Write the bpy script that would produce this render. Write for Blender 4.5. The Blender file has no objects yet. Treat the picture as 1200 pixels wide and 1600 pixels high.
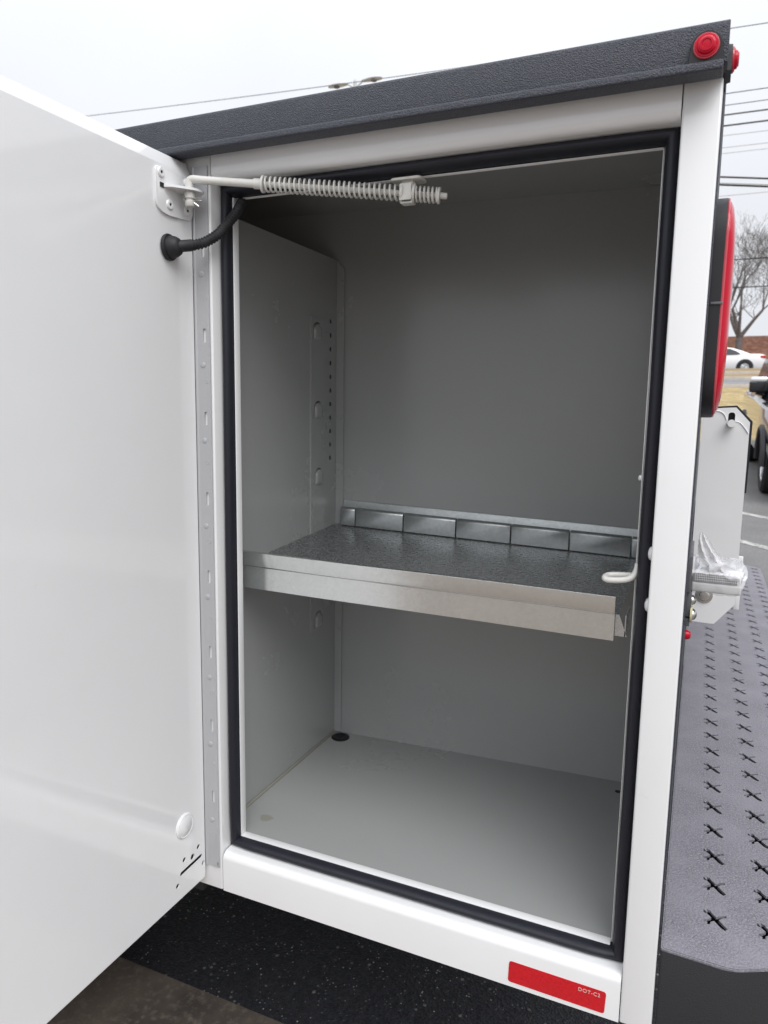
import bpy, bmesh, math, random
from mathutils import Vector, Matrix, noise
rnd = random.Random(7)
scene = bpy.context.scene
COL = scene.collection
# ------------------------------------------------------------------ camera
CAM = Vector((0.00493677, -0.765, 0.67240896)); FPX = 1130.4838
AX = ((0.91580243, 0.40133039, 0.01548665), (-0.07095289, 0.12371473, 0.98977793), (-0.39531203, 0.90753985, -0.1417738))
cd = bpy.data.cameras.new('camera'); cam = bpy.data.objects.new('camera', cd); COL.objects.link(cam)
cd.sensor_fit = 'VERTICAL'; cd.sensor_height = 36.0; cd.lens = 36.0 * FPX / 1600.0
cd.clip_start = 0.02; cd.clip_end = 2000
r_, u_, f_ = [Vector(a).normalized() for a in AX]
cam.matrix_world = Matrix(((r_.x, u_.x, -f_.x, CAM.x), (r_.y, u_.y, -f_.y, CAM.y), (r_.z, u_.z, -f_.z, CAM.z), (0, 0, 0, 1)))
cd.dof.use_dof = True; cd.dof.focus_distance = 0.95; cd.dof.aperture_fstop = 11.0
scene.camera = cam
# ------------------------------------------------------------------ world: bright overcast
SUN_EL, SUN_AZ = math.radians(50), math.radians(138)     # azimuth from +Y clockwise
w = bpy.data.worlds.new('World'); scene.world = w; w.use_nodes = True
nt = w.node_tree; nt.nodes.clear()
N = nt.nodes.new; L = nt.links.new
out = N('ShaderNodeOutputWorld'); bg = N('ShaderNodeBackground'); bg.inputs['Strength'].default_value = 0.1
sky = N('ShaderNodeTexSky'); sky.sky_type = 'NISHITA'; sky.sun_disc = False
sky.sun_elevation = SUN_EL; sky.sun_rotation = SUN_AZ; sky.dust_density = 6.0; sky.air_density = 1.0; sky.ozone_density = 1.0
hs = N('ShaderNodeHueSaturation'); hs.inputs['Saturation'].default_value = 0.25
L(sky.outputs[0], hs.inputs['Color'])
tc = N('ShaderNodeTexCoord'); sep = N('ShaderNodeSeparateXYZ'); L(tc.outputs['Generated'], sep.inputs[0])
clp = N('ShaderNodeClamp'); L(sep.outputs['Z'], clp.inputs['Value'])
sq = N('ShaderNodeMath'); sq.operation = 'POWER'; L(clp.outputs[0], sq.inputs[0]); sq.inputs[1].default_value = 2.4
ma = N('ShaderNodeMath'); ma.operation = 'MULTIPLY_ADD'; L(sq.outputs[0], ma.inputs[0]); ma.inputs[1].default_value = 13.0; ma.inputs[2].default_value = 8.5
ns = N('ShaderNodeTexNoise'); ns.inputs['Scale'].default_value = 2.2; ns.inputs['Detail'].default_value = 5; L(tc.outputs['Generated'], ns.inputs['Vector'])
nm = N('ShaderNodeMapRange'); L(ns.outputs['Fac'], nm.inputs['Value']); nm.inputs['From Min'].default_value = .3; nm.inputs['From Max'].default_value = .7
nm.inputs['To Min'].default_value = .95; nm.inputs['To Max'].default_value = 1.05
mu = N('ShaderNodeMath'); mu.operation = 'MULTIPLY'; L(ma.outputs[0], mu.inputs[0]); L(nm.outputs[0], mu.inputs[1])
cc = N('ShaderNodeVectorMath'); cc.operation = 'SCALE'; cc.inputs[0].default_value = (0.962, 0.988, 1.045); L(mu.outputs[0], cc.inputs['Scale'])
mx = N('ShaderNodeMix'); mx.data_type = 'RGBA'; mx.inputs['Factor'].default_value = 0.88
L(hs.outputs[0], mx.inputs[6]); L(cc.outputs[0], mx.inputs[7])
L(mx.outputs[2], bg.inputs['Color']); L(bg.outputs[0], out.inputs['Surface'])
sl = bpy.data.lights.new('sun', 'SUN'); sl.energy = 1.5; sl.angle = math.radians(40); sl.color = (1.0, 0.99, 0.98)
so = bpy.data.objects.new('sun', sl); COL.objects.link(so)
sd = Vector((math.sin(SUN_AZ) * math.cos(SUN_EL), math.cos(SUN_AZ) * math.cos(SUN_EL), math.sin(SUN_EL)))
so.location = sd * 50; so.rotation_euler = (-sd).to_track_quat('-Z', 'Y').to_euler()
vs = scene.view_settings; vs.view_transform = 'Standard'; vs.look = 'None'; vs.exposure = 0.16; vs.gamma = 1.0; vs.use_curve_mapping = False
try: scene.display_settings.display_device = 'sRGB'
except Exception: pass

# ------------------------------------------------------------------ helpers
def px(x, y, axis, v):
    """photo pixel -> point on the plane axis = v"""
    d = Vector(AX[0]) * ((x - 600) / FPX) - Vector(AX[1]) * ((y - 800) / FPX) + Vector(AX[2])
    return CAM + d * ((v - CAM[axis]) / d[axis])
def empty(name, loc, label, cat, group=None):
    o = bpy.data.objects.new(name, None); COL.objects.link(o); o.location = loc; o.empty_display_size = .1
    o['label'] = label; o['category'] = cat
    if group: o['group'] = group
    return o
def root_loc(p):
    while p is not None and p.parent is not None: p = p.parent
    return Vector(p.location) if p is not None else Vector((0, 0, 0))
def obj(name, bm, m, parent=None, smooth=40, org=None):
    """bm in world metres -> one mesh object; children keep their root's origin"""
    off = root_loc(parent) if parent else Vector(org or (0, 0, 0))
    bmesh.ops.recalc_face_normals(bm, faces=bm.faces)
    bmesh.ops.translate(bm, vec=-off, verts=bm.verts)
    if smooth:
        for f in bm.faces: f.smooth = True
        for e in bm.edges:
            if len(e.link_faces) == 2 and e.calc_face_angle(0) > math.radians(smooth): e.smooth = False
    me = bpy.data.meshes.new(name); bm.to_mesh(me); bm.free()
    for mm in (m if isinstance(m, (list, tuple)) else [m]): me.materials.append(mm)
    o = bpy.data.objects.new(name, me); COL.objects.link(o)
    if parent: o.parent = parent
    else: o.location = off
    return o
def tag(o, label=None, cat=None, group=None, kind=None):
    if label: o['label'] = label
    if cat: o['category'] = cat
    if group: o['group'] = group
    if kind: o['kind'] = kind
    return o
def B(): return bmesh.new()
def box(bm, x0, x1, y0, y1, z0, z1, bev=0.0, seg=2):
    vs = [bm.verts.new((x, y, z)) for x in (x0, x1) for y in (y0, y1) for z in (z0, z1)]
    q = ((0, 1, 3, 2), (4, 6, 7, 5), (0, 4, 5, 1), (2, 3, 7, 6), (0, 2, 6, 4), (1, 5, 7, 3))
    fs = [bm.faces.new([vs[i] for i in f]) for f in q]
    if bev:
        es = list({e for f in fs for e in f.edges})
        bmesh.ops.bevel(bm, geom=es, offset=bev, segments=seg, profile=.5, affect='EDGES', clamp_overlap=True)
    return bm
def frames(pts, closed=False):
    n = len(pts); T = []
    for i in range(n):
        a = pts[i - 1] if (i > 0 or closed) else pts[i]
        b = pts[(i + 1) % n] if (i < n - 1 or closed) else pts[i]
        T.append((b - a).normalized())
    up = Vector((0, 0, 1)) if abs(T[0].z) < .9 else Vector((1, 0, 0))
    s = T[0].cross(up).normalized(); out = []
    for i in range(n):
        s = (s - T[i] * s.dot(T[i])).normalized()
        out.append((s.copy(), T[i].cross(s).normalized()))
    return out
def tube(bm, pts, r, n=12, closed=False, caps=True):
    pts = [Vector(p) for p in pts]
    rs = r if isinstance(r, (list, tuple)) else [r] * len(pts)
    fr = frames(pts, closed); rings = []
    for p, rr, (s, t) in zip(pts, rs, fr):
        rings.append([bm.verts.new(p + (s * math.cos(2 * math.pi * k / n) + t * math.sin(2 * math.pi * k / n)) * rr) for k in range(n)])
    m = len(rings)
    for i in range(m if closed else m - 1):
        a, b = rings[i], rings[(i + 1) % m]
        for k in range(n): bm.faces.new((a[k], a[(k + 1) % n], b[(k + 1) % n], b[k]))
    if caps and not closed:
        bm.faces.new(rings[0][::-1]); bm.faces.new(rings[-1])
    return bm
def lathe(bm, prof, org, axis, n=24):
    """prof: (radius, height along axis)"""
    a = Vector(axis).normalized(); s = a.orthogonal().normalized(); t = a.cross(s); org = Vector(org); rings = []
    for rr, h in prof:
        if rr < 1e-7: rings.append([bm.verts.new(org + a * h)])
        else: rings.append([bm.verts.new(org + a * h + (s * math.cos(2 * math.pi * k / n) + t * math.sin(2 * math.pi * k / n)) * rr) for k in range(n)])
    for i in range(len(rings) - 1):
        A, C = rings[i], rings[i + 1]
        for k in range(n):
            k2 = (k + 1) % n
            if len(A) == 1 and len(C) == 1: continue
            if len(A) == 1: bm.faces.new((A[0], C[k2], C[k]))
            elif len(C) == 1: bm.faces.new((A[k], A[k2], C[0]))
            else: bm.faces.new((A[k], A[k2], C[k2], C[k]))
    if len(rings[0]) > 1: bm.faces.new(rings[0][::-1])
    if len(rings[-1]) > 1: bm.faces.new(rings[-1])
    return bm
def to3(ax, a, b, h):
    return Vector((h, a, b)) if ax == 0 else Vector((a, h, b)) if ax == 1 else Vector((a, b, h))
def prism(bm, poly, ax, h0, h1, bev=0.0, seg=2):
    lo = [bm.verts.new(to3(ax, a, b, h0)) for a, b in poly]; hi = [bm.verts.new(to3(ax, a, b, h1)) for a, b in poly]
    n = len(poly); fs = [bm.faces.new(lo[::-1]), bm.faces.new(hi)]
    for i in range(n): fs.append(bm.faces.new((lo[i], lo[(i + 1) % n], hi[(i + 1) % n], hi[i])))
    if bev:
        es = list({e for f in fs[:2] for e in f.edges})
        bmesh.ops.bevel(bm, geom=es, offset=bev, segments=seg, profile=.5, affect='EDGES', clamp_overlap=True)
    return bm
def rounded(pts, r, n=5):
    """round the corners of a polygon"""
    out = []; m = len(pts)
    for i in range(m):
        p = Vector(pts[i]).to_2d(); a = (Vector(pts[i - 1]).to_2d() - p); b = (Vector(pts[(i + 1) % m]).to_2d() - p)
        rr = r[i] if isinstance(r, (list, tuple)) else r
        rr = min(rr, a.length * .49, b.length * .49)
        A = p + a.normalized() * rr; C = p + b.normalized() * rr
        for k in range(n + 1):
            t = k / n; out.append(((1 - t) ** 2 * A + 2 * t * (1 - t) * p + t * t * C)[:])
    return out
def rect(a0, a1, b0, b1): return [(a0, b0), (a1, b0), (a1, b1), (a0, b1)]
def slot2(ca, cb, la, lb, n=6):
    """capsule outline, la x lb"""
    r = min(la, lb) / 2; return rounded(rect(ca - la / 2, ca + la / 2, cb - lb / 2, cb + lb / 2), r * .999, n)
def circ(ca, cb, r, n=12): return [(ca + r * math.cos(2 * math.pi * k / n), cb + r * math.sin(2 * math.pi * k / n)) for k in range(n)]
def holed(outline, holes, ax, h0, h1):
    """plate with real cut-outs, returned as a bmesh"""
    cu = bpy.data.curves.new('tmp', 'CURVE'); cu.dimensions = '2D'; cu.fill_mode = 'BOTH'; cu.extrude = abs(h1 - h0) / 2
    for poly in [outline] + list(holes):
        sp = cu.splines.new('POLY'); sp.points.add(len(poly) - 1); sp.use_cyclic_u = True
        for p, (a, b) in zip(sp.points, poly): p.co = (a, b, 0, 1)
    o = bpy.data.objects.new('tmp', cu); COL.objects.link(o)
    dg = bpy.context.evaluated_depsgraph_get(); me = bpy.data.meshes.new_from_object(o.evaluated_get(dg))
    bm = bmesh.new(); bm.from_mesh(me); hm = (h0 + h1) / 2
    for v in bm.verts: v.co = to3(ax, v.co.x, v.co.y, hm + v.co.z)
    bpy.data.objects.remove(o); bpy.data.curves.remove(cu); bpy.data.meshes.remove(me)
    bmesh.ops.remove_doubles(bm, verts=bm.verts, dist=1e-6)
    return bm
def bez(pts, n=8):
    """smooth polyline through points (Catmull-Rom)"""
    P = [Vector(p) for p in pts]; out = []
    for i in range(len(P) - 1):
        p0 = P[max(i - 1, 0)]; p1 = P[i]; p2 = P[i + 1]; p3 = P[min(i + 2, len(P) - 1)]
        for k in range(n):
            t = k / n
            out.append(.5 * ((2 * p1) + (p2 - p0) * t + (2 * p0 - 5 * p1 + 4 * p2 - p3) * t * t + (3 * p1 - p0 - 3 * p2 + p3) * t ** 3))
    out.append(P[-1]); return out

# ------------------------------------------------------------------ materials
def mat(name, col, rough=.5, metal=0.0, spec=.5, coat=0.0, var=None, bump=None, rvar=None, trans=0.0, alpha=1.0, ior=1.45, stretch=None, sss=None):
    """var=(scale, colour2, low, high)  bump=(kind, scale, strength, distance)  rvar=(scale, rough2)"""
    m = bpy.data.materials.new(name); m.use_nodes = True
    t = m.node_tree; p = t.nodes['Principled BSDF']; n = t.nodes.new; l = t.links.new
    p.inputs['Base Color'].default_value = (*col, 1); p.inputs['Roughness'].default_value = rough; p.inputs['Metallic'].default_value = metal
    p.inputs['Specular IOR Level'].default_value = spec; p.inputs['Coat Weight'].default_value = coat; p.inputs['Coat Roughness'].default_value = .06
    p.inputs['Transmission Weight'].default_value = trans; p.inputs['Alpha'].default_value = alpha; p.inputs['IOR'].default_value = ior
    tc = n('ShaderNodeTexCoord'); mp = n('ShaderNodeMapping'); l(tc.outputs['Object'], mp.inputs[0])
    if stretch: mp.inputs['Scale'].default_value = stretch
    V = mp.outputs[0]
    def nz(scale, detail=6, rough_=.6):
        a = n('ShaderNodeTexNoise'); a.inputs['Scale'].default_value = scale; a.inputs['Detail'].default_value = detail; a.inputs['Roughness'].default_value = rough_
        l(V, a.inputs['Vector']); return a.outputs['Fac']
    if var:
        vl = var if isinstance(var, list) else [var]; src = None
        for sc, c2, lo, hi in vl:
            mr = n('ShaderNodeMapRange'); l(nz(sc), mr.inputs['Value']); mr.inputs['From Min'].default_value = lo; mr.inputs['From Max'].default_value = hi
            mi = n('ShaderNodeMix'); mi.data_type = 'RGBA'; l(mr.outputs[0], mi.inputs['Factor'])
            if src is None: mi.inputs[6].default_value = (*col, 1)
            else: l(src, mi.inputs[6])
            mi.inputs[7].default_value = (*c2, 1); src = mi.outputs[2]
        l(src, p.inputs['Base Color'])
    if rvar:
        mr = n('ShaderNodeMapRange'); l(nz(rvar[0]), mr.inputs['Value']); mr.inputs['From Min'].default_value = .35; mr.inputs['From Max'].default_value = .65
        mr.inputs['To Min'].default_value = rough; mr.inputs['To Max'].default_value = rvar[1]; l(mr.outputs[0], p.inputs['Roughness'])
    if bump:
        bl = bump if isinstance(bump, list) else [bump]; prev = None
        for kind, sc, st, di in bl:
            b = n('ShaderNodeBump'); b.inputs['Strength'].default_value = st; b.inputs['Distance'].default_value = di
            if kind == 'noise': h = nz(sc, 4)
            else:
                v = n('ShaderNodeTexVoronoi'); v.inputs['Scale'].default_value = sc; l(V, v.inputs['Vector']); h = v.outputs['Distance']
                v.feature = 'SMOOTH_F1' if kind == 'cells' else 'F1'
            l(h, b.inputs['Height'])
            if prev: l(prev, b.inputs['Normal'])
            prev = b.outputs[0]
        l(prev, p.inputs['Normal'])
    return m
M = {}
M['white'] = mat('white_paint', (.80, .805, .81), .07, spec=.55, coat=.5, rvar=(9, .15), bump=[('noise', 4, .10, .010)], var=[(7, (.775, .78, .785), .35, .85), (55, (.74, .74, .735), .68, .80)])
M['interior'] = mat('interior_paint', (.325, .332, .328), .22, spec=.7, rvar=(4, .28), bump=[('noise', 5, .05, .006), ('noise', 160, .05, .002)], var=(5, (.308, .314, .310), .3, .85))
M['liner'] = mat('spray_liner', (.040, .044, .059), .46, spec=.6, bump=[('noise', 900, .6, .0018), ('cells', 900, .6, .0018)], var=(700, (.076, .081, .102), .46, .7))
M['skirt'] = mat('skirt_coat', (.022, .022, .024), .6, spec=.4, bump=[('noise', 600, .5, .0015)])
M['coat'] = mat('bumper_coat', (.165, .159, .182), .5, spec=.5, bump=[('noise', 420, .8, .003)], var=[(430, (.34, .33, .37), .46, .70), (14, (.25, .243, .275), .4, .7)])
M['rubber'] = mat('black_rubber', (.012, .013, .020), .38, spec=.45, rvar=(40, .55), bump=('noise', 220, .1, .002))
M['dark_rubber'] = mat('dull_rubber', (.016, .016, .019), .6, var=(60, (.03, .03, .034), .45, .7))
def galvanised(name, lo, hi, rough, metal, scale):
    m = bpy.data.materials.new(name); m.use_nodes = True; t = m.node_tree; p = t.nodes['Principled BSDF']; n = t.nodes.new; l = t.links.new
    tc = n('ShaderNodeTexCoord'); V = tc.outputs['Object']
    v = n('ShaderNodeTexVoronoi'); v.inputs['Scale'].default_value = scale; l(V, v.inputs['Vector'])
    sp = n('ShaderNodeSeparateColor'); l(v.outputs['Color'], sp.inputs[0])
    z = n('ShaderNodeTexNoise'); z.inputs['Scale'].default_value = 14; z.inputs['Detail'].default_value = 6; z.inputs['Roughness'].default_value = .65; l(V, z.inputs['Vector'])
    a1 = n('ShaderNodeMath'); a1.operation = 'MULTIPLY_ADD'; l(sp.outputs[0], a1.inputs[0]); a1.inputs[1].default_value = .35; l(z.outputs['Fac'], a1.inputs[2])
    mr = n('ShaderNodeMapRange'); l(a1.outputs[0], mr.inputs['Value']); mr.inputs['From Min'].default_value = .40; mr.inputs['From Max'].default_value = .98
    g = n('ShaderNodeMix'); g.data_type = 'RGBA'; l(mr.outputs[0], g.inputs['Factor']); g.inputs[6].default_value = (*lo, 1); g.inputs[7].default_value = (*hi, 1); l(g.outputs[2], p.inputs['Base Color'])
    r = n('ShaderNodeMapRange'); l(sp.outputs[1], r.inputs['Value']); r.inputs['To Min'].default_value = rough; r.inputs['To Max'].default_value = rough + .035; l(r.outputs[0], p.inputs['Roughness'])
    p.inputs['Metallic'].default_value = metal
    mp = n('ShaderNodeMapping'); mp.inputs['Scale'].default_value = (6, 60, 240); l(V, mp.inputs[0])
    sc = n('ShaderNodeTexNoise'); sc.inputs['Scale'].default_value = 3; sc.inputs['Detail'].default_value = 3; l(mp.outputs[0], sc.inputs['Vector'])
    b = n('ShaderNodeBump'); b.inputs['Strength'].default_value = .03; b.inputs['Distance'].default_value = .001; l(z.outputs['Fac'], b.inputs['Height']); l(b.outputs[0], p.inputs['Normal'])
    return m
M['galv'] = galvanised('galvanised_steel', (.74, .76, .755), (.83, .85, .845), .19, .97, 330)
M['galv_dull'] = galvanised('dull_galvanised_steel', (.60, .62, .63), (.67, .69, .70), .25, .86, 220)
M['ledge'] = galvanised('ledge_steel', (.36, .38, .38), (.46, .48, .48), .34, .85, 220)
M['hinge'] = mat('painted_hinge', (.50, .505, .52), .38, metal=.35, rvar=(30, .5), stretch=(1, 1, .1))
M['cream'] = mat('cream_painted_rod', (.66, .65, .615), .30, var=(40, (.54, .535, .50), .5, .75))
M['red_lens'] = mat('red_lens', (.50, .002, .022), .12, spec=.30, coat=.08)
M['red_clear'] = mat('red_clear_edge', (.75, .10, .13), .15, trans=.4)
M['red_tape'] = mat('red_reflective_tape', (.58, .006, .014), .22, coat=.4, bump=('cells', 420, .25, .0006), var=[(420, (.46, .004, .012), .45, .65), (30, (.50, .006, .014), .45, .7)])
M['print'] = mat('pale_print', (.75, .45, .42), .5)
M['black'] = mat('black_plastic', (.014, .014, .017), .42, rvar=(60, .55))
M['grey_plastic'] = mat('grey_plastic', (.10, .10, .108), .5, var=(50, (.14, .14, .15), .4, .7))
M['steel'] = mat('bright_steel', (.6, .6, .58), .25, metal=1.0)
M['chrome'] = mat('chrome', (.75, .76, .78), .1, metal=1.0)
M['yellow_zinc'] = mat('pale_nylon_washer', (.62, .58, .34), .5)
M['lamp_clear'] = mat('clear_lamp_lens', (.80, .81, .82), .12, trans=.15, ior=1.4)
M['lamp_base'] = mat('grey_lamp_base', (.50, .50, .50), .35)
M['film'] = mat('clear_film', (.9, .9, .92), .1, alpha=.16, spec=.8)
M['film_fold'] = mat('folded_film', (.88, .88, .90), .14, alpha=.62, spec=.9, coat=.5)
M['asphalt'] = mat('asphalt', (.030, .031, .036), .7, spec=.45, bump=[('chips', 120, 1.0, .010), ('noise', 300, .6, .004)],
                   var=[(150, (.075, .075, .08), .56, .74), (300, (.40, .39, .37), .665, .74), (.35, (.075, .075, .076), .45, .66)])
def asphalt():  # near-black lot asphalt, the truck's underbody shade put into its colour
    m = bpy.data.materials.new('shade_dark_asphalt'); m.use_nodes = True; t = m.node_tree; p = t.nodes['Principled BSDF']; n = t.nodes.new; l = t.links.new
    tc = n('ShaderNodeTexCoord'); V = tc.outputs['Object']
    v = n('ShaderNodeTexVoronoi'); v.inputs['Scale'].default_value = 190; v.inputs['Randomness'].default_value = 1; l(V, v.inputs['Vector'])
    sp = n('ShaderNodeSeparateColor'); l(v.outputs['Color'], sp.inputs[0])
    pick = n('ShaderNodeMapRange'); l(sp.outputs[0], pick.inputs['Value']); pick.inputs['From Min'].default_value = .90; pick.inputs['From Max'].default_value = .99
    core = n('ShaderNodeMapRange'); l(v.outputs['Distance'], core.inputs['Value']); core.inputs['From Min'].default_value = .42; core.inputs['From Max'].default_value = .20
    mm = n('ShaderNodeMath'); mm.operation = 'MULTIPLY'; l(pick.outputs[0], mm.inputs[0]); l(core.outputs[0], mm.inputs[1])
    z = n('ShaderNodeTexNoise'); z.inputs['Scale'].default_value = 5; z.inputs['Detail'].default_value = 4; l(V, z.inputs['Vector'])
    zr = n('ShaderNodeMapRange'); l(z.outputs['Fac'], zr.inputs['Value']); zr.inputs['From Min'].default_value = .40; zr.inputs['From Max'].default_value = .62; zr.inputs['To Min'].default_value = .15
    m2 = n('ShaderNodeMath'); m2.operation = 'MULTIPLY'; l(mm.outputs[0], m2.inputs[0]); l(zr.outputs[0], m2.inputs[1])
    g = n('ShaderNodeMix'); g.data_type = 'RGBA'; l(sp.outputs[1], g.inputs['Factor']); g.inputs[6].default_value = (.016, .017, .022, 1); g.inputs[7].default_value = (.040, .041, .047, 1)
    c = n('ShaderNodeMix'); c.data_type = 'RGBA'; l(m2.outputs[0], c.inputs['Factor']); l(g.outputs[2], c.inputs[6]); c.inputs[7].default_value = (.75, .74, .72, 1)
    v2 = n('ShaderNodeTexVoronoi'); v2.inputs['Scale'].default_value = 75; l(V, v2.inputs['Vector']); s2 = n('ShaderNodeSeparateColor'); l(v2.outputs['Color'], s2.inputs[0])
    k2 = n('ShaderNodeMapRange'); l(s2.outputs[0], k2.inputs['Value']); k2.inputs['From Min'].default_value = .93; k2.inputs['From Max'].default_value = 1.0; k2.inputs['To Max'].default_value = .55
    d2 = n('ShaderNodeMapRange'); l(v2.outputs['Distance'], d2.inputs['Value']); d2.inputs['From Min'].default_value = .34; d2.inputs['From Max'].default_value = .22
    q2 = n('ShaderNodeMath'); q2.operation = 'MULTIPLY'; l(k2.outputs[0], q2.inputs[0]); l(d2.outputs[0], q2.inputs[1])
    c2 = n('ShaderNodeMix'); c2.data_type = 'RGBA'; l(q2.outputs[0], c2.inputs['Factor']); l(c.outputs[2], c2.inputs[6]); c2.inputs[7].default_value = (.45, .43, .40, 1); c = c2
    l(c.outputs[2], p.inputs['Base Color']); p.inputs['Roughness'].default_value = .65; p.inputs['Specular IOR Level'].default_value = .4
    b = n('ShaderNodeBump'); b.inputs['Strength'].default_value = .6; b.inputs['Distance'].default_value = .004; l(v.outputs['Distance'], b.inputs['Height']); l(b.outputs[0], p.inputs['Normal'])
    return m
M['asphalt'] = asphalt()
M['lot'] = mat('weathered_asphalt', (.17, .168, .165), .9, spec=.3, bump=('noise', 60, .5, .01), var=[(45, (.25, .245, .24), .5, .72), (130, (.08, .08, .08), .56, .72), (.6, (.13, .128, .126), .42, .66)])
M['concrete'] = mat('damp_concrete', (.175, .142, .115), .7, bump=[('noise', 160, .35, .003)],
                    var=[(5, (.09, .075, .065), .45, .68), (60, (.26, .22, .18), .5, .75), (260, (.06, .05, .045), .66, .78)])
M['grass'] = mat('dormant_grass', (.43, .33, .165), .95, spec=.1, bump=('noise', 9, .8, .1), var=[(1.3, (.27, .205, .11), .42, .66), (7, (.58, .49, .31), .5, .68), (22, (.24, .18, .09), .52, .70)], stretch=(.35, 1, 1))
M['verge'] = mat('dry_verge', (.30, .22, .13), .95, spec=.1, bump=('noise', 9, .8, .1), var=[(1.2, (.22, .17, .10), .45, .62), (6, (.42, .32, .20), .5, .7)], stretch=(.2, 1, 1))
M['road'] = mat('worn_road', (.19, .19, .20), .85, var=(.7, (.23, .23, .24), .4, .65), stretch=(.1, 1, 1))
M['litter'] = mat('leaf_litter', (.20, .095, .065), .95, spec=.1, bump=('noise', 6, 1, .2), var=[(3, (.30, .17, .12), .45, .62), (9, (.11, .05, .035), .5, .7)])
M['soil'] = mat('dry_ground', (.24, .20, .13), .95, spec=.1, var=(.2, (.17, .15, .10), .4, .65))
M['kerb'] = mat('concrete_kerb', (.52, .47, .41), .85, var=(4, (.42, .38, .33), .4, .65))
M['line'] = mat('worn_white_line', (.44, .43, .41), .8, var=(18, (.19, .19, .185), .46, .60))
M['bark'] = mat('hazed_grey_bark', (.12, .105, .098), .95, spec=.1, var=(9, (.19, .17, .16), .4, .7))  # bark lightened to carry some distance haze in its colour
M['bark_hazed'] = mat('hazed_pale_bark', (.30, .28, .26), .95, spec=.1)  # paleness is distance haze put into the bark colour
M['wood'] = mat('pole_wood', (.12, .09, .065), .9, var=(6, (.18, .14, .10), .4, .7), stretch=(1, 1, .1))
M['wire'] = mat('wire_black', (.02, .02, .02), .6)
M['wire_grey'] = mat('wire_grey', (.16, .16, .17), .5)
M['wire_pale'] = mat('wire_pale', (.45, .45, .46), .5)
M['lamp_grey'] = mat('luminaire_grey', (.55, .56, .57), .45)
M['glass'] = mat('tinted_glass', (.03, .032, .035), .05, spec=.6, coat=.3)
M['car_white'] = mat('white_car_paint', (.80, .80, .81), .2, coat=.8)
M['car_grey'] = mat('dark_grey_car_paint', (.045, .047, .052), .22, metal=.3, coat=1.0)
M['tyre'] = mat('tyre', (.016, .016, .017), .8)
M['rim'] = mat('alloy', (.5, .51, .52), .3, metal=.9)
M['tail_red'] = mat('car_tail_red', (.45, .01, .012), .2, coat=.5)
M['chassis'] = mat('chassis_black', (.012, .012, .012), .6)
M['hole'] = mat('plug_and_hole_black', (.008, .008, .010), .5)  # black of the rubber plug; also painted dark for hole and slit depths
M['stain'] = mat('floor_stain', (.25, .25, .215), .5)

# ------------------------------------------------------------------ ground and terrain (profile runs across the lot to the road)
PROF = [(-420, -.66), (-60, -.63), (5, -.63), (6.5, -.60), (10, -.36), (13.5, -.15), (16.5, .08), (22, .72), (28, 1.585), (33.5, 2.10), (39, 2.87), (40.3, 2.74),
        (46, 2.78), (47, 2.9), (51, 4.7), (54, 5.8), (58, 6.05), (90, 6.1), (900, 6.1)]
def gz(y):
    for (a, za), (b, zb) in zip(PROF, PROF[1:]):
        if a <= y <= b: return za + (zb - za) * (y - a) / (b - a)
    return PROF[-1][1]
def strip(name, y0, y1, m, x0=-420, x1=420, lift=0.0, rough=0.0, nx=2, dy=None):
    ys = sorted({y0, y1} | {y for y, _ in PROF if y0 < y < y1})
    if dy:
        k = int((y1 - y0) / dy); ys = sorted(set(ys) | {y0 + i * dy for i in range(1, k)})
    xs = [x0 + (x1 - x0) * i / (nx - 1) for i in range(nx)]
    bm = B(); rows = []
    for y in ys:
        rows.append([bm.verts.new((x, y, gz(y) + lift + (rough * noise.noise((x * .8, y * .9, 3.1)) if y not in (y0, y1) else 0))) for x in xs])
    for a, b in zip(rows, rows[1:]):
        for i in range(nx - 1): bm.faces.new((a[i], a[i + 1], b[i + 1], b[i]))
    return tag(obj(name, bm, m), kind='structure')
strip('ground', -420, -60, M['soil'])
strip('concrete_apron', -60, .415, M['concrete'])
strip('asphalt_strip', .415, 3.2, M['asphalt'])  # ground below the truck, shade darkened into the colour
strip('parking_lot', 3.2, 16.5, M['lot'])
strip('grass_slope', 16.5, 28, M['grass'], rough=.05, nx=900, dy=1.1, x0=-180, x1=180)
strip('road', 28, 33.5, M['road'])
strip('grass_median', 33.5, 40.3, M['verge'], rough=.04, nx=900, dy=.8, x0=-180, x1=180)
strip('far_road', 40.3, 46, M['road'])
strip('leaf_bank', 46, 54, M['litter'], rough=.35, nx=600, dy=.7, x0=-180, x1=180)
strip('hilltop', 54, 900, M['soil'])
for nm_, y in (('kerb', 28.0), ('kerb', 33.4), ('kerb', 36.0)):
    bm = B(); box(bm, -180, 180, y, y + .16, gz(y) - .2, gz(y) + .13, .02); tag(obj(nm_, bm, M['kerb']), kind='structure')
for y in (28.7, 30.8):
    bm = B(); v = [bm.verts.new((x, yy, gz(yy) + .005)) for x, yy in ((-180, y), (180, y), (180, y + .14), (-180, y + .14))]; bm.faces.new(v)
    tag(obj('road_line', bm, M['line']), kind='structure')
def ground_hit(x, y):
    a, b = 2.0, 30.0
    for _ in range(50):
        m_ = (a + b) / 2
        if px(x, y, 1, m_).z > gz(m_): a = m_
        else: b = m_
    return px(x, y, 1, a)
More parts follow.
